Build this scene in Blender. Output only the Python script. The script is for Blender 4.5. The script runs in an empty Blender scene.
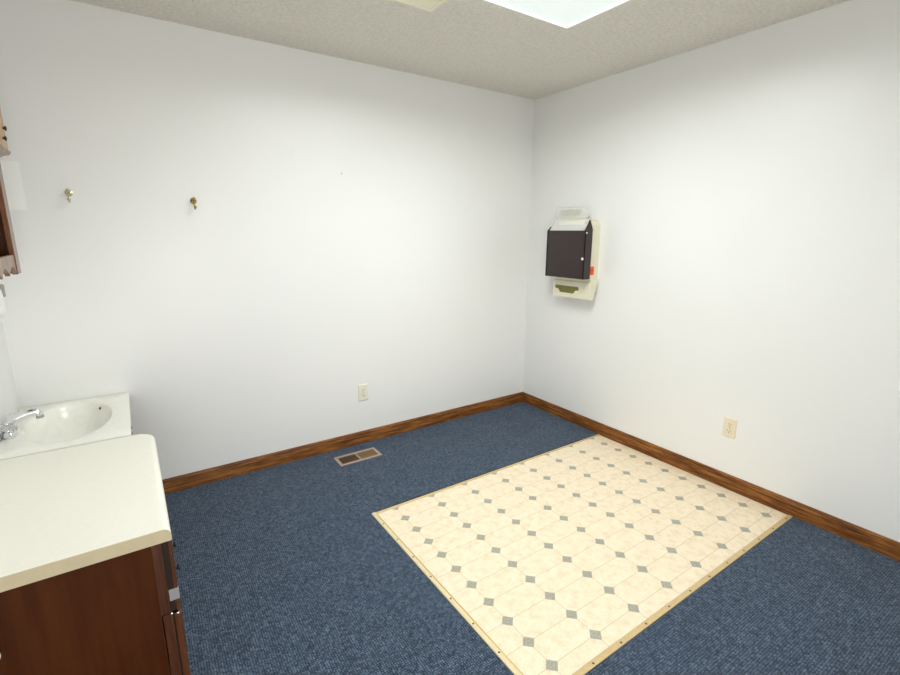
import bpy, bmesh, math, random
from mathutils import Vector, Matrix
S = bpy.context.scene
COL = S.collection
PI = math.pi
random.seed(4)

# ------------------------------------------------------------------ camera, world, exposure
def view_rot(yaw, pitch, roll):
    f = Vector((math.sin(yaw)*math.cos(pitch), math.cos(yaw)*math.cos(pitch), math.sin(pitch)))
    r = Vector((math.cos(yaw), -math.sin(yaw), 0)); u = r.cross(f)
    R = r*math.cos(roll) + u*math.sin(roll); U = -r*math.sin(roll) + u*math.cos(roll)
    return Matrix((R, U, -f)).transposed()
cam = bpy.data.cameras.new('camera'); cam_ob = bpy.data.objects.new('camera', cam); COL.objects.link(cam_ob)
cam.sensor_width = 36; cam.lens = 474.674*36/900; cam.clip_start = .02
cam_ob.matrix_world = Matrix.Translation((-1.0554, -1.9578, 1.4576)) @ view_rot(.59752, -.21886, .00418).to_4x4()
S.camera = cam_ob
W = bpy.data.worlds.new('world'); S.world = W; W.use_nodes = True
W.node_tree.nodes['Background'].inputs[0].default_value = (1.0, .99, .965, 1)   # daylight fill through an added window behind the camera
W.node_tree.nodes['Background'].inputs[1].default_value = 6.2
FILL_WIN = (-1.45, -.05, .15, 1.55)          # opening of the added fill window in the wall behind the camera: x0, x1, z0, z1
pl = bpy.data.lights.new('fill_window_portal', 'AREA'); pl.shape = 'RECTANGLE'; pl.size = FILL_WIN[1]-FILL_WIN[0]; pl.size_y = FILL_WIN[3]-FILL_WIN[2]  # portal of the added fill window
pl.cycles.is_portal = True
po = bpy.data.objects.new('fill_window_portal', pl); COL.objects.link(po)
po.location = ((FILL_WIN[0]+FILL_WIN[1])/2, -2.99, (FILL_WIN[2]+FILL_WIN[3])/2); po.rotation_euler = (math.pi/2, 0, 0)
S.view_settings.view_transform = 'Standard'; S.view_settings.look = 'None'
S.view_settings.gamma = 1; S.view_settings.use_curve_mapping = False
S.view_settings.exposure = 0.09
# the fluorescent ceiling light: its prismatic lens throws little light sideways
LX0, LX1, LY0, LY1, LZ = -.335, .8825, -.735, -.1195, 2.440
al = bpy.data.lights.new('fluorescent_tubes', 'AREA'); al.shape = 'RECTANGLE'; al.size = LX1-LX0-.15; al.size_y = LY1-LY0-.15
al.energy = 27.2; al.spread = math.radians(166); al.color = (.955, 1.0, .975)
ao = bpy.data.objects.new('fluorescent_tubes', al); COL.objects.link(ao); ao.location = ((LX0+LX1)/2, (LY0+LY1)/2, LZ-.0015)

# ------------------------------------------------------------------ room sizes
XW, YW, XL, YN, H = 1.71, .962, -1.550, -2.9, 2.454

# ------------------------------------------------------------------ material helpers
def srgb(r, g, b):
    f = lambda c: (c/255/12.92) if c/255 <= .04045 else ((c/255+.055)/1.055)**2.4
    return (f(r), f(g), f(b), 1)
class NM:
    def __init__(s, name, rough=.5, spec=.5, metal=0.0):
        s.m = bpy.data.materials.new(name); s.m.use_nodes = True
        s.t = s.m.node_tree; s.b = s.t.nodes['Principled BSDF']
        s.b.inputs['Roughness'].default_value = rough; s.b.inputs['Specular IOR Level'].default_value = spec
        s.b.inputs['Metallic'].default_value = metal
    def n(s, typ, **kw):
        nd = s.t.nodes.new(typ)
        for k, v in kw.items():
            if k in nd.inputs: s.put(nd.inputs[k], v)
            else: setattr(nd, k, v)
        return nd
    def put(s, sock, v):
        if isinstance(v, bpy.types.NodeSocket): s.t.links.new(v, sock)
        else: sock.default_value = v
    def math(s, op, a, b=0.0, c=0.0):
        nd = s.t.nodes.new('ShaderNodeMath'); nd.operation = op
        for i, v in enumerate((a, b, c)): s.put(nd.inputs[i], v)
        return nd.outputs[0]
    def coords(s, scale=(1, 1, 1)):
        tc = s.t.nodes.new('ShaderNodeNewGeometry')
        mp = s.t.nodes.new('ShaderNodeMapping'); mp.inputs['Scale'].default_value = scale
        s.t.links.new(tc.outputs['Position'], mp.inputs[0]); return mp.outputs[0]
    def noise(s, vec, scale, detail=2, rough=.5):
        nd = s.n('ShaderNodeTexNoise'); s.put(nd.inputs['Vector'], vec)
        nd.inputs['Scale'].default_value = scale; nd.inputs['Detail'].default_value = detail
        nd.inputs['Roughness'].default_value = rough; return nd.outputs['Fac']
    def ramp(s, fac, stops):
        nd = s.t.nodes.new('ShaderNodeValToRGB'); s.put(nd.inputs[0], fac)
        e = nd.color_ramp.elements
        while len(e) < len(stops): e.new(.5)
        for el, (p, c) in zip(e, stops): el.position = p; el.color = c
        return nd.outputs[0]
    def mix(s, fac, a, b):
        nd = s.t.nodes.new('ShaderNodeMix'); nd.data_type = 'RGBA'
        s.put(nd.inputs[0], fac); s.put(nd.inputs[6], a); s.put(nd.inputs[7], b); return nd.outputs[2]
    def color(s, c): s.put(s.b.inputs['Base Color'], c); return s
    def bump(s, h, dist, strength=1.0):
        nd = s.t.nodes.new('ShaderNodeBump'); nd.inputs['Strength'].default_value = strength
        nd.inputs['Distance'].default_value = dist; s.put(nd.inputs['Height'], h)
        s.t.links.new(nd.outputs[0], s.b.inputs['Normal']); return s
def solid(name, c, rough=.5, spec=.5, metal=0.0, vary=.06, scale=40):
    m = NM(name, rough, spec, metal)
    f = m.noise(m.coords(), scale, 3)
    lo = tuple(x*(1-vary) for x in c[:3])+(1,); hi = tuple(min(1, x*(1+vary)) for x in c[:3])+(1,)
    m.color(m.ramp(f, [(.3, lo), (.7, hi)])); return m.m

# painted drywall: eggshell sheen, roller texture
def make_wall():
    m = NM('painted_drywall', .38, .38)
    v = m.coords()
    f = m.noise(v, 1.3, 2)
    m.color(m.ramp(f, [(.3, (.865, .865, .852, 1)), (.7, (.885, .885, .873, 1))]))
    r = m.noise(v, 9, 2); m.put(m.b.inputs['Roughness'], m.math('MULTIPLY_ADD', r, .10, .28))
    m.bump(m.noise(v, 260, 3), .0006, .35); return m.m
M_wall = make_wall()
def make_ceiling():
    m = NM('popcorn_ceiling', .95, .1)
    v = m.coords()
    a = m.noise(v, 62, 4, .7); b = m.noise(v, 24, 2)
    h = m.math('ADD', m.math('POWER', a, 1.6), m.math('MULTIPLY', b, .35))
    m.color(m.ramp(a, [(.3, (.84, .795, .70, 1)), (.68, (1.0, .975, .90, 1))]))
    m.bump(h, .018, .9); return m.m
M_ceil = make_ceiling()
def make_carpet():
    m = NM('blue_loop_carpet', .95, .12)
    v = m.coords(); nd = m.n('ShaderNodeMapping'); m.put(nd.inputs[0], v)
    nd.inputs['Rotation'].default_value = (0, 0, .02)
    # loops in rows
    vo = m.n('ShaderNodeTexVoronoi'); m.put(vo.inputs['Vector'], nd.outputs[0]); vo.inputs['Scale'].default_value = 118
    vo.inputs['Randomness'].default_value = .30
    big = m.noise(v, 7, 3); med = m.noise(v, 52, 4, .75); fine = m.noise(v, 210, 2)
    base = m.ramp(med, [(.32, (.054, .090, .156, 1)), (.68, (.190, .264, .375, 1))])
    base = m.mix(m.math('MULTIPLY', m.ramp(big, [(.35, (0, 0, 0, 1)), (.7, (1, 1, 1, 1))]), .22), base, (.040, .074, .135, 1))
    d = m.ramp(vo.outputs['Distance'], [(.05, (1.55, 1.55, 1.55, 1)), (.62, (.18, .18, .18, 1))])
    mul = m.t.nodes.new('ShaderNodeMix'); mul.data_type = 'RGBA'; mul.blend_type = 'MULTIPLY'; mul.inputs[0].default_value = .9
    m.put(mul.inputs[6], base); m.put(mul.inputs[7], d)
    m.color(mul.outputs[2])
    h = m.math('SUBTRACT', m.math('MULTIPLY', fine, .5), vo.outputs['Distance'])
    m.bump(h, .006, .8)
    m.b.inputs['Sheen Weight'].default_value = .15; m.b.inputs['Sheen Roughness'].default_value = .5
    return m.m
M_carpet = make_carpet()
DX, DY = .2286, .1155
def make_vinyl():
    m = NM('octagon_vinyl', .35, .4)
    v = m.coords(); sp = m.n('ShaderNodeSeparateXYZ'); m.put(sp.inputs[0], v)
    def cell(s, d):          # signed distance to the nearest grid line
        q = m.math('DIVIDE', s, d); return m.math('MULTIPLY', m.math('SUBTRACT', q, m.math('ROUND', q)), d)
    ax = m.math('ABSOLUTE', cell(sp.outputs[0], DX)); ay = m.math('ABSOLUTE', cell(sp.outputs[1], DY))
    l1 = m.math('ADD', ax, ay)
    dot = m.math('LESS_THAN', l1, .0275)
    rim = m.math('LESS_THAN', m.math('ABSOLUTE', m.math('SUBTRACT', l1, .0285)), .0012)
    line = m.math('LESS_THAN', m.math('MINIMUM', ax, ay), .0011)
    mot = m.noise(v, 26, 5, .65); mot2 = m.noise(v, 90, 3, .6)
    base = m.ramp(mot, [(.33, (.83, .69, .485, 1)), (.5, (.945, .80, .595, 1)), (.68, (.96, .845, .665, 1))])
    base = m.mix(m.math('MULTIPLY', m.ramp(mot2, [(.5, (0, 0, 0, 1)), (.75, (1, 1, 1, 1))]), .28), base, (.62, .545, .40, 1))
    stone = m.ramp(m.noise(v, 170, 3, .7), [(.35, (.27, .265, .21, 1)), (.65, (.53, .51, .42, 1))])
    c = m.mix(m.math('MULTIPLY', line, .75), base, (.53, .42, .26, 1))
    c = m.mix(m.math('MULTIPLY', rim, .6), c, (.50, .45, .34, 1))
    c = m.mix(dot, c, stone)
    m.color(c); m.bump(m.math('SUBTRACT', mot2, m.math('MULTIPLY', line, .8)), .0006, .3); return m.m
M_vinyl = make_vinyl()
def wood(name, dark, mid, light, rough=.35, axis='x', freq=1.0, spec=.45):
    m = NM(name, rough, spec)
    sc = {'x': (1.5, 22, 22), 'y': (22, 1.5, 22), 'z': (22, 22, 1.5)}[axis]
    v = m.coords(tuple(c*freq for c in sc))
    a = m.noise(v, 2.2, 5, .6); b = m.noise(v, 9, 4, .7)
    f = m.math('ADD', m.math('MULTIPLY', a, .65), m.math('MULTIPLY', b, .35))
    m.color(m.ramp(f, [(.36, dark), (.5, mid), (.63, light)])); m.bump(f, .0006, .25); return m.m
M_base_x = wood('oak_baseboard_x', srgb(70, 38, 14), srgb(122, 74, 32), srgb(164, 110, 56), .45, 'x', 1.6, .25)
M_base_y = wood('oak_baseboard_y', srgb(70, 38, 14), srgb(122, 74, 32), srgb(164, 110, 56), .45, 'y', 1.6, .25)
M_cab = wood('brown_cabinet_veneer', srgb(64, 28, 3), srgb(71, 33, 5), srgb(78, 39, 8), .6, 'z', .5, .15)
M_cabtrim = wood('brown_cabinet_trim', srgb(62, 30, 12), srgb(84, 46, 20), srgb(102, 60, 30), .4, 'z', .8)
M_shelf = wood('brown_shelf_wood', srgb(88, 54, 34), srgb(118, 76, 50), srgb(140, 96, 66), .22, 'z', .8, .6)
M_rail = wood('greyed_shelf_wood', srgb(112, 84, 64), srgb(146, 116, 92), srgb(168, 138, 112), .3, 'z', .7)
M_cap = solid('tan_shade_counter_end', (.60, .51, .335, 1), .4, .4, vary=.03)  # tan end laminate, with some of its shade put into the colour
M_tan = wood('tan_wood', srgb(176, 140, 100), srgb(200, 164, 124), srgb(214, 182, 144), .4, 'z', .7)
def make_marble():
    m = NM('cultured_marble', .22, .4)
    v = m.coords(); w = m.noise(v, 5, 3); nd = m.n('ShaderNodeTexNoise')
    m.put(nd.inputs['Vector'], v); nd.inputs['Scale'].default_value = 7; nd.inputs['Detail'].default_value = 4; nd.inputs['Distortion'].default_value = 2.2
    m.color(m.ramp(nd.outputs['Fac'], [(.42, (.96, .95, .88, 1)), (.5, (.93, .92, .86, 1)), (.56, (.965, .955, .885, 1))])); return m.m
M_marble = make_marble()
M_lam = solid('cream_laminate', (.94, .92, .825, 1), .3, .4, vary=.012, scale=60)
M_chrome = solid('chrome', (.80, .81, .83, 1), .08, .5, 1.0, vary=.02)
M_steel = solid('grey_metal', (.38, .38, .37, 1), .5, .5, .35, vary=.05)
M_brass = solid('brass', (.42, .31, .12, 1), .25, .5, 1.0, vary=.1, scale=200)
M_nickel = solid('pale_brass', (.62, .58, .40, 1), .25, .5, 1.0, vary=.1, scale=200)
M_ivory = solid('ivory_plastic', (.86, .765, .575, 1), .4, .4, vary=.02)
M_ivory2 = solid('ivory_plastic_pale', (.85, .82, .68, 1), .4, .4, vary=.02)
M_cream = solid('cream_plastic', (.80, .765, .60, 1), .4, .4, vary=.02)
M_brown = solid('dark_brown_plastic', (.040, .026, .026, 1), .38, .35, vary=.05)
M_white = solid('white_plastic', (.82, .82, .80, 1), .35, .4, vary=.02)
M_grey = solid('grey_plastic', (.34, .34, .33, 1), .4, .4, vary=.03)
M_dark = solid('dark_void', (.030, .018, .012, 1), .7, .2)
M_black = solid('dark_knob', (.03, .03, .035, 1), .12, .6)
M_orange = solid('orange_sticker', (.90, .16, .035, 1), .5, .3, vary=.03)
M_red = solid('red_print', (.62, .03, .015, 1), .5, .3, vary=.03)
M_olive = solid('olive_inside', (.20, .19, .06, 1), .6, .2, vary=.1)
M_reg = solid('register_enamel', (.42, .32, .265, 1), .4, .4, vary=.03)
M_regl = solid('register_louver', (.24, .15, .07, 1), .45, .4, vary=.05)
M_vent = solid('cream_vent_enamel', (.92, .90, .70, 1), .4, .4, vary=.02)
M_strip = solid('gold_transition_strip', (.66, .49, .25, 1), .4, .5, .15, vary=.06, scale=90)
M_strip3 = solid('pale_gold_strip', (.80, .67, .42, 1), .4, .5, .1, vary=.04, scale=90)
M_strip2 = solid('gold_transition_strip_edge', (.62, .43, .16, 1), .4, .5, .2, vary=.06, scale=90)
M_light_patch = solid('white_light_patch', (.95, .945, .92, 1), .5, .2, vary=.01)  # white of the card that stands for a patch of light
M_sub = solid('dark_subfloor', (.05, .045, .04, 1), .9, .1)
def make_glass(name, col, rough, alpha_mix):
    m = NM(name, rough, .5); m.color(col)
    m.b.inputs['Transmission Weight'].default_value = alpha_mix; m.b.inputs['IOR'].default_value = 1.3; return m.m
M_clear = make_glass('frosted_clear_plastic', (.95, .94, .91, 1), .25, .3)
M_smoke = solid('grey_green_print', (.60, .60, .52, 1), .5, .3)
M_acrylic = make_glass('clear_acrylic', (.95, .95, .95, 1), .03, .85)
def make_emit(name, c, s):
    m = NM(name, .4, .3); m.color((.45, .47, .46, 1))
    m.b.inputs['Emission Color'].default_value = c; m.b.inputs['Emission Strength'].default_value = s; return m.m
M_lens = make_emit('light_lens', (.90, 1.0, .965, 1), .62)
M_lensrim = make_emit('light_lens_edge', (.98, 1.0, .98, 1), 1.1)

# ------------------------------------------------------------------ mesh helpers
class MB:
    def __init__(s): s.bm = bmesh.new()
    def box(s, x0, x1, y0, y1, z0, z1, bev=0, seg=2):
        r = bmesh.ops.create_cube(s.bm, size=1)
        for v in r['verts']: v.co = Vector(((x0+x1)/2+v.co.x*(x1-x0), (y0+y1)/2+v.co.y*(y1-y0), (z0+z1)/2+v.co.z*(z1-z0)))
        if bev:
            es = list({e for v in r['verts'] for e in v.link_edges})
            bmesh.ops.bevel(s.bm, geom=es, offset=bev, segments=seg, profile=.5, affect='EDGES')
        return s
    def prism(s, pts, d):            # pts: 3-D outline, d: extrusion vector
        d = Vector(d); a = [s.bm.verts.new(Vector(p)) for p in pts]; b = [s.bm.verts.new(Vector(p)+d) for p in pts]
        n = len(pts); s.bm.faces.new(a); s.bm.faces.new(b[::-1])
        for i in range(n): s.bm.faces.new((a[i], b[i], b[(i+1) % n], a[(i+1) % n]))
        return s
    def lathe(s, o, axis, prof, n=20):   # prof: (distance along axis, radius)
        o = Vector(o); ax = Vector(axis).normalized()
        u = ax.orthogonal().normalized(); w = ax.cross(u); rings = []
        for h, r in prof:
            rings.append([s.bm.verts.new(o+ax*h+(u*math.cos(2*PI*i/n)+w*math.sin(2*PI*i/n))*max(r, 1e-5)) for i in range(n)])
        for a, b in zip(rings, rings[1:]):
            for i in range(n): s.bm.faces.new((a[i], a[(i+1) % n], b[(i+1) % n], b[i]))
        s.bm.faces.new(rings[0][::-1]); s.bm.faces.new(rings[-1]); return s
    def tube(s, pts, rad, n=12):
        pts = [Vector(p) for p in pts]; rad = rad if isinstance(rad, (list, tuple)) else [rad]*len(pts)
        rings = []; u = None
        for i, p in enumerate(pts):
            t = (pts[min(i+1, len(pts)-1)]-pts[max(i-1, 0)]).normalized()
            if u is None: u = t.orthogonal().normalized()
            u = (u-t*u.dot(t)).normalized(); w = t.cross(u)
            rings.append([s.bm.verts.new(p+(u*math.cos(2*PI*k/n)+w*math.sin(2*PI*k/n))*rad[i]) for k in range(n)])
        for a, b in zip(rings, rings[1:]):
            for k in range(n): s.bm.faces.new((a[k], a[(k+1) % n], b[(k+1) % n], b[k]))
        s.bm.faces.new(rings[0][::-1]); s.bm.faces.new(rings[-1]); return s
    def loops(s, rings, cap0=True, cap1=True):
        vs = [[s.bm.verts.new(Vector(p)) for p in r] for r in rings]; n = len(vs[0])
        for a, b in zip(vs, vs[1:]):
            for k in range(n): s.bm.faces.new((a[k], a[(k+1) % n], b[(k+1) % n], b[k]))
        if cap0: s.bm.faces.new(vs[0][::-1])
        if cap1: s.bm.faces.new(vs[-1])
        return s
    def build(s, name, mat, parent=None, smooth=False, origin=None):
        bm = s.bm; bmesh.ops.recalc_face_normals(bm, faces=bm.faces[:])
        o0 = Vector((0, 0, 0))
        p = parent
        while p is not None:
            o0 += p.location; p = p.parent
        if origin is not None: o0 += Vector(origin)
        if o0.length: bmesh.ops.translate(bm, verts=bm.verts[:], vec=-o0)
        me = bpy.data.meshes.new(name); bm.to_mesh(me); bm.free(); me.materials.append(mat)
        o = bpy.data.objects.new(name, me); COL.objects.link(o)
        if parent is not None: o.parent = parent
        elif origin is not None: o.location = origin
        if smooth:
            for pl in me.polygons: pl.use_smooth = True
            try: me.set_sharp_from_angle(angle=math.radians(smooth if smooth is not True else 40))
            except Exception: pass
        return o
def tag(o, label, cat, group=None):
    o['label'] = label; o['category'] = cat
    if group: o['group'] = group
    return o
def thing(name, label, cat, loc, group=None):
    o = bpy.data.objects.new(name, None); o.empty_display_size = .05; COL.objects.link(o); o.location = loc
    return tag(o, label, cat, group)
def struct(o): o['kind'] = 'structure'; return o

# ------------------------------------------------------------------ setting
T = .1
VX0, VX1, VY0, VY1 = -.132, XW-.014, -1.1275, .131        # outer edges of the vinyl inset
ZC = .004                                                # carpet top
struct(MB().box(XL-T, XW+T, YN-T, YW+T, -.10, -.006).build('subfloor', M_sub))
m = MB()
g = .003; gb = .007
m.box(XL, XW, VY1+gb, YW, -.006, ZC)
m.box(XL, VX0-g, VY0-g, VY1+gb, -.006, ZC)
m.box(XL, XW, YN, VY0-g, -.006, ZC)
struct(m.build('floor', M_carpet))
struct(MB().box(XL-T, XW+T, YN-T, YW+T, H, H+.1).build('ceiling', M_ceil))
struct(MB().box(XL-T, XW+T, YW, YW+T, -.006, H).build('wall_back', M_wall))
struct(MB().box(XW, XW+T, YN-T, YW, -.006, H).build('wall_right', M_wall))
struct(MB().box(XL-T, XL, YN-T, YW, -.006, H).build('wall_left', M_wall))
m = MB(); wx0, wx1, wz0, wz1 = FILL_WIN
m.box(XL, wx0, YN-T, YN, -.006, H); m.box(wx1, XW, YN-T, YN, -.006, H); m.box(wx0, wx1, YN-T, YN, -.006, wz0); m.box(wx0, wx1, YN-T, YN, wz1, H)
struct(m.build('wall_front', M_wall))
m = MB()
for b in ((wx0, wx0+.04, wz0, wz1), (wx1-.04, wx1, wz0, wz1), (wx0, wx1, wz0, wz0+.04), (wx0, wx1, wz1-.04, wz1), ((wx0+wx1)/2-.02, (wx0+wx1)/2+.02, wz0, wz1)):
    m.box(b[0], b[1], YN-.07, YN-.03, b[2], b[3])
struct(m.build('added_window_1', M_white))  # frame of the added window, unseen, there to let in fill light
# wooden baseboards with a routed top
BP = [(0, 0), (.0135, 0), (.0135, .060), (.0120, .066), (.0095, .069), (.0105, .074), (.0085, .081), (.0045, .087), (0, .088)]
m = MB(); m.prism([(XL+.42, YW-a, ZC+b-.002) for a, b in BP], (XW-XL-.42, 0, 0)); struct(m.build('baseboard_back', M_base_x, smooth=25))
m = MB(); m.prism([(XW-a, YN, .000+b) for a, b in BP], (0, YW-YN-.0136, 0)); struct(m.build('baseboard_right', M_base_y, smooth=25))

# ------------------------------------------------------------------ vinyl inset with gold strips
vin = thing('vinyl_floor_mat', 'cream vinyl floor inset with small grey diamonds, set into blue carpet against right wall', 'floor mat', (VX0, VY0, -.006))
MB().box(VX0+.003, VX1, VY0+.003, VY1-.003, -.006, 0).build('vinyl_sheet', M_vinyl, vin)
def strip(a, b, inward, w, zt):
    a = Vector((a[0], a[1], 0)); b = Vector((b[0], b[1], 0)); d = (b-a).normalized(); n = Vector((inward[0], inward[1], 0))
    prof = [(0, -.005), (0, zt-.002), (.002, zt), (w*.45, zt+.0008), (w-.004, zt-.0005), (w, .0003), (w, -.001)]
    mb = MB(); mb.prism([a+n*q+Vector((0, 0, z)) for q, z in prof], b-a); return mb
def screw(p, parent):
    m = MB(); m.lathe((p[0], p[1], .0035), (0, 0, 1), [(0, .0042), (.0012, .0042), (.0018, .003), (.0018, .0012), (.0012, .0008)], 12); return m.build('screw', M_black, parent)
ls = strip((VX0, VY0), (VX0, VY1), (1, 0), .026, .0040).build('edge_strip', M_strip3, vin, smooth=30)
MB().box(VX0+.0195, VX0+.0245, VY0+.0255, VY1-.0195, .0005, .0052, .0012, 2).build('strip_bead', M_strip2, ls, smooth=40)
for k in range(8): screw((VX0+.0115, .0126-.1523*(k-0)+.0, 0), ls)
fs = strip((VX0, VY0), (VX1, VY0), (0, 1), .025, .0040).build('edge_strip', M_strip, vin, smooth=30)
for k in range(12): screw((-.031+.1523*k, VY0+.0105, 0), fs)
strip((VX0, VY1), (VX1, VY1), (0, -1), .019, .0030).build('edge_strip', M_strip, vin, smooth=30)

# ------------------------------------------------------------------ ceiling light (its lens gives the light)
li = thing('ceiling_light', 'large rectangular white fluorescent light with glowing lens on the ceiling', 'ceiling light', ((LX0+LX1)/2, (LY0+LY1)/2, H))
m = MB()
w = .013
for b in ((LX0, LX1, LY0, LY0+w), (LX0, LX1, LY1-w, LY1), (LX0, LX0+w, LY0+w, LY1-w), (LX1-w, LX1, LY0+w, LY1-w)):
    m.box(*b, LZ-.004, H, .002, 1)
m.build('lens_rim', M_lensrim, li)
MB().box(LX0+w, LX1-w, LY0+w, LY1-w, LZ, LZ+.006).build('lens', M_lens, li)

# ------------------------------------------------------------------ ceiling vent
AX0, AX1, AY0, AY1 = -.075, .2405, -.086, .113
ve = thing('ceiling_vent', 'small cream slatted air vent on the ceiling next to the light', 'vent', ((AX0+AX1)/2, (AY0+AY1)/2, H))
m = MB(); w = .018; zb = 2.436
for b in ((AX0, AX1, AY0, AY0+w), (AX0, AX1, AY1-w, AY1), (AX0, AX0+w, AY0+w, AY1-w), (AX1-w, AX1, AY0+w, AY1-w)): m.box(*b, zb, H, .003, 2)
m.build('frame', M_vent, ve)
MB().box(AX0+w, AX1-w, AY0+w, AY1-w, H-.002, H-.0005).build('backing', M_regl, ve)
n = 13
for i in range(n):
    y = AY0+w+(i+.5)*(AY1-AY0-2*w)/n
    m = MB(); m.prism([(AX0+w, y+.0066, zb+.003), (AX0+w, y+.0056, zb+.002), (AX0+w, y-.0052, zb+.0065), (AX0+w, y-.0046, zb+.0075)], (AX1-AX0-2*w, 0, 0)); m.build('slat', M_vent, ve)

# ------------------------------------------------------------------ floor register
RX0, RX1, RY0, RY1 = -.0735, .2155, .7035, .8385
rg = thing('floor_register', 'pinkish tan metal floor register set in blue carpet near the back wall', 'floor register', ((RX0+RX1)/2, (RY0+RY1)/2, ZC))
m = MB(); w = .020; xm = (RX0+RX1)/2
for b in ((RX0, RX1, RY0, RY0+w), (RX0, RX1, RY1-w, RY1), (RX0, RX0+w, RY0+w, RY1-w), (RX1-w, RX1, RY0+w, RY1-w), (xm-.006, xm+.006, RY0+w, RY1-w)): m.box(*b, ZC, ZC+.006, .002, 2)
m.build('frame', M_reg, rg)
MB().box(RX0+w, xm-.006, RY0+w, RY1-w, ZC+.0002, ZC+.0008).build('open_throat', M_dark, rg)
MB().box(xm+.006, RX1-w, RY0+w, RY1-w, ZC+.0002, ZC+.0012).build('damper_plate', M_regl, rg)
for s0, s1 in ((RX0+w, xm-.006), (xm+.006, RX1-w)):
    for i in range(9):
        x = s0+(i+.5)*(s1-s0)/9
        MB().box(x-.0014, x+.0014, RY0+w, RY1-w, ZC+.001, ZC+.0045).build('louver', M_regl, rg)
MB().box(xm+.05, xm+.062, RY1-w-.006, RY1-w+.002, ZC+.004, ZC+.010, .001, 1).build('lever', M_reg, rg)

# ------------------------------------------------------------------ outlets
def outlet(name_label, wall, c, mat, grp):
    # wall: 'b' (faces -y) or 'r' (faces -x)
    cx, cz = c
    if wall == 'b':
        P = lambda a, h, d: (cx+a, YW-d, cz+h); loc = (cx, YW, cz); N = (0, -1, 0)
    else:
        P = lambda a, h, d: (XW-d, cx-a, cz+h); loc = (XW, cx, cz); N = (-1, 0, 0)
    t = thing('wall_outlet', name_label, 'outlet', loc, grp)
    def slab(w, h, d0, d1, ins=0, oc=(0, 0)):
        mb = MB(); f = lambda w, h, d: [P(oc[0]+sx*w/2, oc[1]+sz*h/2, d) for sx, sz in ((-1, -1), (1, -1), (1, 1), (-1, 1))]
        mb.loops([f(w, h, d0), f(w, h, d1-ins), f(w-2*ins, h-2*ins, d1)]); return mb
    slab(.070, .1145, 0, .006, .003).build('cover_plate', mat, t)
    for k in (-1, 1):
        pts = []
        for i in range(24):
            a = 2*PI*i/24; pts.append((max(-.0135, min(.0135, .0172*math.cos(a))), .0145*math.sin(a)+k*.0195))
        mb = MB(); mb.loops([[P(a, h, .0055) for a, h in pts], [P(a, h, .0085) for a, h in pts]]); r = mb.build('receptacle', mat, t)
        for a, hh in ((-.0063, .0085), (.0063, .0070)):
            slab(.0022, hh, .0083, .0089, 0, (a, k*.0195+.0035)).build('slot', M_dark, r)
        mb = MB(); mb.lathe(P(0, k*.0195-.0075, .0083), N, [(0, .0026), (.0006, .0026)], 12); mb.build('ground_hole', M_dark, r)
    mb = MB(); mb.lathe(P(0, 0, .0055), N, [(0, .003), (.0015, .0028), (.002, .0015)], 12); mb.build('screw', M_nickel, t)
outlet('ivory outlet low on the back wall above the floor register', 'b', (.2055, .3715), M_ivory2, None)
outlet('ivory outlet on the right wall above the cream vinyl', 'r', (-.7555, .3675), M_ivory, None)

# ------------------------------------------------------------------ coat hooks, nail, spackle
def hook(x, z, mat, label):
    t = thing('coat_hook', label, 'hook', (x, YW, z), 'hooks on the back wall')
    m = MB(); m.lathe((x, YW, z+.006), (0, -1, 0), [(0, .0155), (.002, .0155), (.004, .012), (.006, .007), (.007, .006)], 20); m.build('rosette', mat, t, smooth=40)
    m = MB(); pts = []
    pts += [(x, YW-.004, z+.006), (x, YW-.016, z+.004), (x, YW-.024, z-.006), (x, YW-.027, z-.020)]
    for i in range(7):
        a = PI+PI*i/6*.9; pts.append((x, YW-.042+.0*i-.015*math.cos(a-PI)*-1 if False else YW-.041+.014*math.cos(PI-(a-PI))*-1, z-.024-.013*math.sin(a-PI)))
    m.tube(pts, [.0052, .005, .0045, .0042]+[.004]*5+[.0042, .0045], 12); m.build('hook_arm', mat, t, smooth=60)
    e = pts[-1]; m = MB(); m.lathe((e[0], e[1], e[2]-.004), (0, 0, 1), [(0, .002), (.002, .006), (.006, .0078), (.010, .006), (.0125, .002)], 14); m.build('tip_ball', mat, t, smooth=60)
    m = MB(); m.tube([(x, YW-.006, z+.008), (x, YW-.022, z+.010), (x, YW-.036, z+.016)], [.0045, .004, .004], 10); m.lathe((x, YW-.036, z+.011), (0, 0, 1), [(0, .002), (.002, .006), (.006, .0078), (.010, .006), (.0125, .002)], 14); m.build('upper_prong', mat, t, smooth=60)
hook(-1.2315, 1.622, M_nickel, 'pale metal coat hook on the back wall, left one nearer the wooden shelf')
hook(-.7142, 1.606, M_brass, 'darker brass coat hook on the back wall, right one of the two hooks')
m = MB(); m.lathe((.1144, YW, 1.803), (0, -1, .25), [(0, .0012), (.012, .0012), (.012, .0035), (.0135, .003)], 10)
tag(m.build('nail', M_steel, origin=(.1144, YW, 1.803)), 'tiny dark nail sticking out of the bare upper back wall', 'nail')
for dx, dz, r in ((0, 0, .011), (-.004, .045, .008)):
    m = MB(); ring = lambda q, d: [(-.1737+dx+q*math.cos(2*PI*i/18)*(1+.25*math.sin(3*i)), YW-d, 1.868+dz+q*1.5*math.sin(2*PI*i/18)) for i in range(18)]
    m.loops([ring(r, 0), ring(r*.9, .0006), ring(r*.5, .0012)]); o = m.build('trim_1' if r > .009 else 'trim_2', M_wall, smooth=60); o['kind'] = 'structure'

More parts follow.
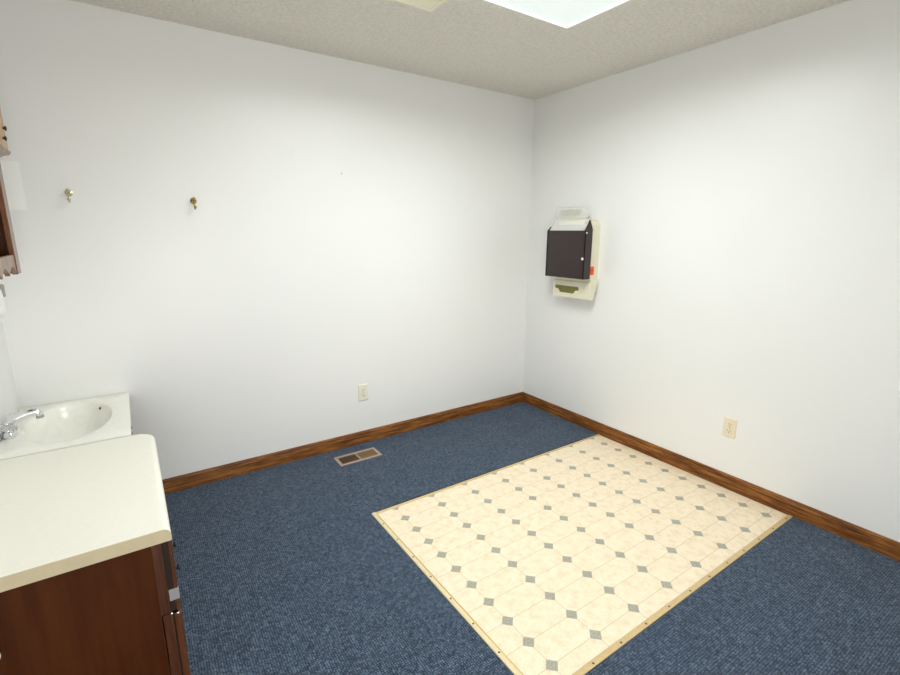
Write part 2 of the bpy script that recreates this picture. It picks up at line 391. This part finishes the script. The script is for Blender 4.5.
# ------------------------------------------------------------------ sharps cabinet on the right wall
sc = thing('sharps_container', 'cream wall-mounted sharps container with dark brown front and orange sticker', 'sharps container', (XW, .42, 1.0))
Y0, Y1 = .252, .600
def yz_prism(pts, x0, x1): m = MB(); m.prism([(x0, y, z) for y, z in pts], (x1-x0, 0, 0)); return m
def rrect(y0, y1, z0, z1, rt, n=8):
    p = [(y0, z0), (y1, z0)]
    for cy, a0 in ((y1-rt, 0), (y0+rt, PI/2)):
        for i in range(n+1): a = a0+PI/2*i/n; p.append((cy+rt*math.cos(a), z1-rt+rt*math.sin(a)))
    return p
m = yz_prism(rrect(Y0, Y1-.01, 1.135, 1.545, .05), XW-.103, XW); m.build('back_case', M_cream, sc, smooth=35)
# dark brown front box: side profile in x-z, open sloping top
xf, xb = 1.545, XW-.102; YD = .232
mb = MB(); mb.prism([(xf, YD+.002, 1.140), (xf, YD+.002, 1.470), (xf+.034, YD+.002, 1.540), (xb, YD+.002, 1.478), (xb, YD+.002, 1.140)], (0, .012, 0))
mb.prism([(xf, Y1-.014, 1.140), (xf, Y1-.014, 1.470), (xf+.030, Y1-.014, 1.497), (xb, Y1-.014, 1.478), (xb, Y1-.014, 1.140)], (0, .012, 0))
mb.box(xf, xf+.010, YD+.003, Y1-.003, 1.140, 1.470, .003, 2); mb.box(xf+.004, xb, YD+.004, Y1-.004, 1.140, 1.152)
fr = mb.build('front_box', M_brown, sc, smooth=30)
m = MB(); m.lathe((xf+.0005, .2545, 1.280), (-1, 0, 0), [(0, .0095), (.004, .0095), (.0055, .007)], 18); lk = m.build('lock', M_white, fr, smooth=40)
m = MB(); m.lathe((xf+.004, YD+.0035, 1.455), (-.35, -1, 0), [(0, .006), (.004, .005), (.005, .003)], 12); m.build('hinge_pin', M_white, fr, smooth=40)
# translucent funnel lid inside the top
m = MB(); m.prism([(xf+.012, Y0+.016, 1.462), (xf+.012, Y0+.016, 1.476), (xf+.085, Y0+.016, 1.552), (xf+.092, Y0+.016, 1.545)], (0, Y1-Y0-.032, 0)); m.build('funnel_lid', M_clear, sc)
m = MB(); m.box(xf+.045, xf+.062, Y0+.045, Y1-.06, 1.505, 1.535, .004, 2); m.build('lid_rail', M_white, sc, smooth=40)
# clear flap standing above
fp = [(.375, 1.548), (.662, 1.545), (.672, 1.598), (.640, 1.634), (.585, 1.628), (.535, 1.634), (.490, 1.626), (.440, 1.632), (.395, 1.622), (.355, 1.585)]
fp = [(y-.035, z) for y, z in fp]
m = yz_prism(fp, XW-.046, XW-.043); m.build('clear_flap', M_clear, sc)
m = yz_prism([(.41, 1.578), (.57, 1.576), (.585, 1.616), (.39, 1.616)], XW-.0475, XW-.0465); m.build('flap_sticker', M_smoke, sc)
# orange biohazard sticker on the right side
sy = Y0-.0006
bs = MB().box(XW-.098, XW-.040, sy, sy+.001, 1.166, 1.226).build('biohazard_sticker', M_orange, sc)
cx_, cz_ = XW-.070, 1.194
m = MB()
for k in range(3):
    a0 = PI/2+2*PI*k/3; ox, oz = cx_+.0105*math.cos(a0), cz_+.0105*math.sin(a0); pts = []
    for i in range(15):
        a = a0+math.radians(35)+math.radians(290)*i/14; pts.append((ox+.0115*math.cos(a+0), oz+.0115*math.sin(a)))
    inner = [(ox+.0075*math.cos(a0+math.radians(35)+math.radians(290)*i/14), oz+.0075*math.sin(a0+math.radians(35)+math.radians(290)*i/14)) for i in range(15)]
    for i in range(14):
        q = [pts[i], pts[i+1], inner[i+1], inner[i]]; m.prism([(x, sy-.0001, z) for x, z in q], (0, -.0003, 0))
m.build('biohazard_symbol', M_red, bs)
# glove holder underneath
gx, gy0, gy1, gz0, gz1 = 1.620, .236, .582, .988, 1.112
mb = MB(); mb.loops([[(gx+.004, gy0+.004, gz0), (gx+.004, gy1-.004, gz0), (XW-.050, gy1-.004, gz0), (XW-.050, gy0+.004, gz0)],
                     [(gx, gy0, gz0+.005), (gx, gy1, gz0+.005), (XW-.047, gy1, gz0+.005), (XW-.047, gy0, gz0+.005)],
                     [(gx, gy0, gz1-.003), (gx, gy1, gz1-.003), (XW-.002, gy1, gz1+.018), (XW-.002, gy0, gz1+.018)],
                     [(gx+.003, gy0+.003, gz1), (gx+.003, gy1-.003, gz1), (XW-.002, gy1-.003, gz1+.019), (XW-.002, gy0+.003, gz1+.019)]])
gh = mb.build('glove_box_holder', M_cream, sc, smooth=30)
sl = [(.342, 1.074), (.336, 1.068), (.336, 1.050), (.366, 1.046), (.374, 1.036), (.382, 1.023), (.508, 1.023), (.516, 1.030), (.528, 1.046), (.556, 1.050), (.562, 1.056), (.560, 1.074)]
yz_prism(sl, gx-.0006, gx+.001).build('slot', M_olive, gh)
MB().box(gx+.012, XW-.005, gy0+.01, gy1-.01, gz1-.002, 1.138).build('neck', M_cream, sc)

# ------------------------------------------------------------------ sink vanity in the far left corner
ZV = .632
vx0, vx1, vy0, vy1 = XL+.001, -1.1155, .3055, YW-.001
vt = thing('sink_vanity', 'white marble-look vanity sink with chrome faucet in the left corner', 'sink', ((vx0+vx1)/2, (vy0+vy1)/2, ZC))
bcx, bcy, ba, bb = -1.341, .638, .154, .262
N = 72
def ell(k, z, ox=0): return [(bcx+ox+ba*k*math.cos(2*PI*i/N), bcy+bb*k*math.sin(2*PI*i/N), z) for i in range(N)]
def rect(ins, z):
    out = []
    for i in range(N):
        dx, dy = ba*math.cos(2*PI*i/N), bb*math.sin(2*PI*i/N); ts = []
        if dx > 1e-6: ts.append((vx1-ins-bcx)/dx)
        if dx < -1e-6: ts.append((vx0+ins-bcx)/dx)
        if dy > 1e-6: ts.append((vy1-ins-bcy)/dy)
        if dy < -1e-6: ts.append((vy0+ins-bcy)/dy)
        t = min(ts); out.append([bcx+dx*t, bcy+dy*t, z])
    for cxx in (vx0+ins, vx1-ins):        # snap the nearest sample to each corner
        for cyy in (vy0+ins, vy1-ins):
            j = min(range(N), key=lambda i: (out[i][0]-cxx)**2+(out[i][1]-cyy)**2); out[j] = [cxx, cyy, z]
    return out
prof = [(1.05, 0), (1.02, -.001), (1.0, -.004), (.975, -.012), (.95, -.025), (.90, -.048), (.82, -.075), (.70, -.098), (.55, -.112), (.35, -.119), (.12, -.122)]
rings = [rect(.02, ZV-.024), rect(0, ZV-.024), rect(0, ZV-.004), rect(.0012, ZV-.0012), rect(.004, ZV)]
rings += [ell(k, ZV+z) for k, z in prof]
m = MB(); m.loops(rings, cap0=False); top = m.build('sink_top', M_marble, vt, smooth=30)
m = MB(); m.lathe((bcx, bcy, ZV-.1225), (0, 0, 1), [(0, .022), (.002, .024), (.003, .020), (.0015, .014), (.001, .002)], 20); m.build('drain', M_chrome, top, smooth=40)
ofx, ofy = bcx+ba*.955*math.cos(.78), bcy+bb*.955*math.sin(.78)
m = MB(); m.lathe((ofx, ofy, ZV-.0235), (-.8, -.5, .45), [(-.002, .0062), (.0025, .0062)], 16); m.build('overflow_hole', M_dark, top)
# base cabinet under it
bx1 = vx1-.025
m = MB(); m.box(vx0, bx1-.02, vy0+.012, vy0+.028, .09, ZV-.024); m.box(vx0, bx1-.02, vy1-.016, vy1, .09, ZV-.024); m.box(vx0, bx1-.02, vy0+.028, vy1-.016, .09, .105); m.box(bx1-.036, bx1-.02, vy0+.028, vy1-.016, .105, ZV-.024); m.box(vx0, vx0+.01, vy0+.028, vy1-.016, .105, ZV-.024); m.box(vx0, bx1-.07, vy0+.012, vy1, ZC, .09); m.build('base_cabinet', M_cab, vt)
for a, b, kn in ((vy0+.02, (vy0+vy1)/2-.003, 1), ((vy0+vy1)/2+.003, vy1-.008, -1)):
    d = MB().box(bx1-.02, bx1, a, b, .11, ZV-.045, .003, 2).build('door', M_cabtrim, vt)
    m = MB(); ky = b-.035 if kn > 0 else a+.035
    m.lathe((bx1, ky, ZV-.10), (1, 0, 0), [(0, .006), (.010, .006), (.014, .013), (.020, .012), (.023, .005)], 16); m.build('knob', M_black, d, smooth=40)
# faucet: chrome body with spout and two clear handles
fx, fy = -1.524, .590
fa = thing('faucet', 'chrome faucet with clear knob handles at the wall edge of the sink', 'faucet', (fx, fy, ZV))
m = MB(); rr = []
for z, k in ((ZV, 1), (ZV+.012, 1), (ZV+.018, .86), (ZV+.019, .3)):
    rr.append([(fx+.0245*k*(abs(math.cos(2*PI*i/40))**.7)*(1 if math.cos(2*PI*i/40) > 0 else -1), fy+.080*(.2+.8*k)*math.sin(2*PI*i/40), z) for i in range(40)])
m.loops(rr); m.build('base_plate', M_chrome, fa, smooth=50)
pts = [(fx-.002, fy, ZV+.016), (fx-.001, fy, ZV+.035), (fx+.006, fy, ZV+.052), (fx+.022, fy, ZV+.062), (fx+.048, fy, ZV+.071), (fx+.074, fy, ZV+.077), (fx+.088, fy, ZV+.075), (fx+.094, fy, ZV+.066), (fx+.095, fy, ZV+.056)]
m = MB(); m.tube(pts, [.024, .024, .0235, .022, .0195, .017, .0155, .0135, .0125], 18); sp = m.build('spout', M_chrome, fa, smooth=60)
m = MB(); m.lathe((fx+.095, fy, ZV+.058), (.08, 0, -1), [(0, .0135), (.010, .0135), (.010, .009), (.008, .002)], 18); m.build('aerator', M_steel, sp, smooth=40)
for s_ in (-1, 1):
    hy = fy+s_*.066
    m = MB(); m.lathe((fx, hy, ZV+.014), (0, 0, 1), [(0, .020), (.008, .017), (.014, .011), (.024, .010)], 20); st = m.build('handle_stem', M_chrome, fa, smooth=40)
    m = MB(); n8 = 9; rr = []
    for z, r in ((ZV+.034, .011), (ZV+.038, .019), (ZV+.050, .0225), (ZV+.060, .021), (ZV+.064, .014)):
        rr.append([(fx+r*(1 if i % 2 else .86)*math.cos(PI*i/n8), hy+r*(1 if i % 2 else .86)*math.sin(PI*i/n8), z) for i in range(2*n8)])
    m.loops(rr); h = m.build('handle', M_acrylic, st)
    m = MB(); m.lathe((fx, hy, ZV+.0642), (0, 0, 1), [(0, .008), (.002, .0075), (.003, .003)], 16); m.build('cap', M_chrome, h, smooth=40)

# ------------------------------------------------------------------ low base cabinet with cream counter
ZT = .637
cy0, cy1, cx1 = -.524, .283, -1.036
cb = thing('base_cabinet', 'dark brown base cabinet with cream laminate countertop in the lower left', 'cabinet', (-1.29, -.13, ZC))
# plan outline with a rounded far front corner; the front edge rolls over
out = [(XL+.001, cy0, 0), (cx1-.004, cy0, 1), (cx1, cy0+.004, 1)]
R_ = .055
for i in range(9):
    a = PI/2*i/8; out.append((cx1-R_+R_*math.cos(a), cy1-R_+R_*math.sin(a), 1 if i < 7 else .6))
out += [(XL+.001, cy1, .1)]
rr = []; r = .020; Cc = Vector((-1.3, -.13))
for t in range(7):
    a = PI/2*t/6; ring = []
    for (x, y, w_) in out:
        nx, ny = (1, 0) if y < cy1-R_ else (max(0, (x-(cx1-R_))/R_), max(0, (y-(cy1-R_))/R_))
        k = r*(1-math.cos(a))*w_; ring.append((x-nx*k, y-ny*k, ZT-.001-r*(1-math.sin(a))*w_+.001*w_ if w_ else ZT))
    rr.append(ring)
rr = [[(x, y, ZT-.040) for x, y, w_ in out]]+rr
m = MB(); m.loops(rr); ct = m.build('countertop', M_lam, cb, smooth=35)
cap = [(XL+.001, ZT-.040), (cx1-.0003, ZT-.040)]+[(cx1-.0003-r*(1-math.cos(PI/2*t/6)), ZT-.001-r*(1-math.sin(PI/2*t/6))) for t in range(7)]+[(XL+.001, ZT-.0012)]
m = MB(); m.prism([(x, cy0-.0008, z) for x, z in cap], (0, .0012, 0)); m.build('end_cap', M_cap, ct)
py = -.512
m = MB()
m.box(XL+.001, -1.087, py+.003, py+.019, ZC, ZT-.040)              # near side
m.box(XL+.001, -1.087, .245, .261, ZC, ZT-.040)
m.box(XL+.001, XL+.010, py+.019, .245, ZC, ZT-.040); m.box(XL+.01, -1.087, py+.019, .245, .10, .116)
m.box(-1.16, -1.145, py+.019, .245, ZC, .10)
m.build('carcass', M_cab, cb)
m = MB(); m.box(-1.0885, -1.0640, py, py+.04, .356, ZT-.040, .0015, 1); m.box(-1.0870, -1.0640, .22, .261, .368, ZT-.040)
m.box(-1.0870, -1.0640, py+.04, .22, .575, ZT-.040); m.box(-1.087, -1.064, py+.04, .22, .355, .372)
m.build('face_frame', M_cabtrim, cb)
m = MB(); m.box(-1.0845, -1.0595, py-.002, py+.04, ZC, .3545, .0015, 1); m.build('front_stile', M_cabtrim, cb)
MB().box(-1.084, -1.0595, .22, .261, ZC, .3665).build('front_stile', M_cabtrim, cb)
fx0, fx1 = -1.0560, -1.0370
dr = MB().box(fx0+.008, fx1, py+.003, -.272, .353, .588, .003, 2).build('drawer', M_cabtrim, cb)
m = MB(); m.box(-1.0640, fx0+.008, py+.006, -.285, .357, .585); m.build('drawer_gap_shade', M_dark, dr)  # dark block closing the drawer gap, its shade put into the colour
def cknob(y, z, par):
    m = MB(); m.lathe((fx1, y, z), (1, 0, 0), [(0, .0075), (.002, .0055), (.005, .005)], 14); st = m.build('knob', M_black, par, smooth=40)
    m = MB(); m.lathe((fx1+.005, y, z), (1, 0, 0), [(0, .005), (.002, .0085), (.005, .010), (.008, .008), (.009, .003)], 16); m.build('knob_cap', M_black, st, smooth=40)
cknob(-.455, .460, dr); cknob(-.330, .462, dr)
MB().box(fx0-.006, fx1+.0012, py+.0018, py+.012, .393, .430, .0008, 1).build('latch_plate', M_steel, dr)
m = MB(); m.box(-1.0650, fx0, py+.006, .2, .108, .350); m.build('gap_shade_strip', M_dark, cb)  # dark strip behind the door edge, colour stands for shade in the gap
cb_l = MB().box(fx0, fx1, py+.003, -.272, .105, .347, .003, 2).build('door', M_cabtrim, cb)
for x, zz in ((-1.0615, .354), (-1.046, .349)):
    m = MB(); m.lathe((x, py-.001, zz), (0, -1, 0), [(-.004, .0035), (.002, .0035), (.003, .002)], 10); m.build('hinge_pin', M_chrome, cb_l, smooth=40)
MB().box(fx0, fx1, -.268, .258, .105, .588, .003, 2).build('door', M_cabtrim, cb)
m = MB(); m.lathe((-1.446, py+.003, .434), (0, -1, 0), [(0, .012), (.010, .010), (.014, .020), (.022, .024), (.030, .020), (.034, .008)], 20); m.build('side_knob', M_white, cb, smooth=40)

# ------------------------------------------------------------------ wooden wall shelf cabinet at the left edge
wx = -1.400; wy0, wy1, wz0, wz1 = .02, .585, 1.290, 1.730
ws = thing('wall_shelf', 'brown wooden open wall shelf cabinet above the sink at the left edge', 'wall shelf', (XL, .3, wz0))
m = MB(); m.box(XL+.001, wx-.018, wy0, wy0+.016, wz0, wz1); m.box(XL+.001, wx-.018, wy1-.016, wy1, wz0, wz1)
m.box(XL+.001, wx-.018, wy0+.016, wy1-.016, wz1-.016, wz1); m.box(XL+.001, XL+.008, wy0+.016, wy1-.016, wz0, wz1-.016); m.build('carcass', M_shelf, ws)
m = MB(); m.box(XL+.008, wx-.018, wy0+.016, wy1-.016, wz0+.045, wz0+.060); m.build('shelf_board', M_shelf, ws)
m = MB(); m.box(XL+.008, wx-.03, wy0+.016, wy1-.016, 1.53, 1.545); m.build('shelf_board', M_shelf, ws)
m = MB(); m.box(wx-.018, wx, wy1-.075, wy1, wz0, wz1, .003, 2); m.box(wx-.018, wx, wy0, wy0+.075, wz0, wz1, .003, 2)
m.box(wx-.018, wx, wy0+.075, wy1-.075, wz1-.05, wz1); m.build('face_frame', M_shelf, ws)
# scalloped bottom rail
pts = [(wy0+.075, wz0+.075), (wy1-.075, wz0+.075)]
n = 30
for i in range(n+1):
    y = wy1-.075-(wy1-wy0-.15)*i/n; u = (wy1-.075-y)/(wy1-wy0-.15)
    pts.append((y, wz0+.004+.030*abs(math.sin(u*PI*3))**.8))
m = MB(); m.prism([(wx-.017, y, z) for y, z in pts], (.014, 0, 0)); m.build('bottom_rail', M_rail, ws)
cr = [(wx-.02, wz1), (wx+.001, wz1), (wx+.008, wz1+.006), (wx+.026, wz1+.010), (wx+.032, wz1+.018), (wx+.032, wz1+.024), (wx+.022, wz1+.028), (XL+.001, wz1+.028), (XL+.001, wz1)]
m = MB(); m.prism([(x, wy0-.02, z) for x, z in cr], (0, wy1-wy0+.045, 0)); m.build('crown_moulding', M_rail, ws, smooth=30)
m = MB(); m.box(wx-.022, wx+.018, wy0, wy1+.10, wz1+.028, 2.02, .006, 3); m.build('top_panel', M_tan, ws)
for y, z in ((.64, 1.842), (.60, 1.80)):
    m = MB(); m.lathe((wx+.018, y, z), (1, 0, 0), [(0, .005), (.004, .004), (.006, .009), (.010, .009), (.012, .004)], 14); m.build('knob', M_black, ws, smooth=40)

# ------------------------------------------------------------------ soap dispenser and added card for a patch of light
sd = thing('soap_dispenser', 'white wall soap dispenser below the wooden shelf at the left edge', 'soap dispenser', (XL, .29, 1.15))
m = MB(); rr = []
for z, k, d in ((1.150, .55, .6), (1.154, .8, .8), (1.165, .95, .95), (1.19, 1, 1), (1.25, 1, .96), (1.275, .96, .86), (1.280, .9, .8)):
    hw, dp = .062*k, .132*d; cyy = .292
    rr.append([(XL+.001, cyy-hw, z)]+[(XL+.001+dp*(1-(1-math.sin(PI*i/12))*.45), cyy-hw*math.cos(PI*i/12), z) for i in range(13)]+[(XL+.001, cyy+hw, z)])
m.loops(rr); m.build('body', M_white, sd, smooth=45)
m = MB(); m.box(XL+.100, XL+.128, .338, .357, 1.222, 1.268, .005, 3); m.build('push_lever', M_grey, sd, smooth=40)

m = MB(); n = 10; zs = (1.545, 1.755); pc = []  # thin white card added in place of a bright patch of light
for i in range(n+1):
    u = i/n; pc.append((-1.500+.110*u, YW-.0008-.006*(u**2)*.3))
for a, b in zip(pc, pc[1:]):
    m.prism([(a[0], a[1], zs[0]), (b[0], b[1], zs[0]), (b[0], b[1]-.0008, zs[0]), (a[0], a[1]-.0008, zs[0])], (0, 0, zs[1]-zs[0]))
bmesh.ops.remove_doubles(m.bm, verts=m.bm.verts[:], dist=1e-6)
tag(m.build('light_patch', M_light_patch, origin=(-1.45, YW, 1.65)), 'added white card for a patch of light on the back wall beside the wooden shelf', 'light patch')
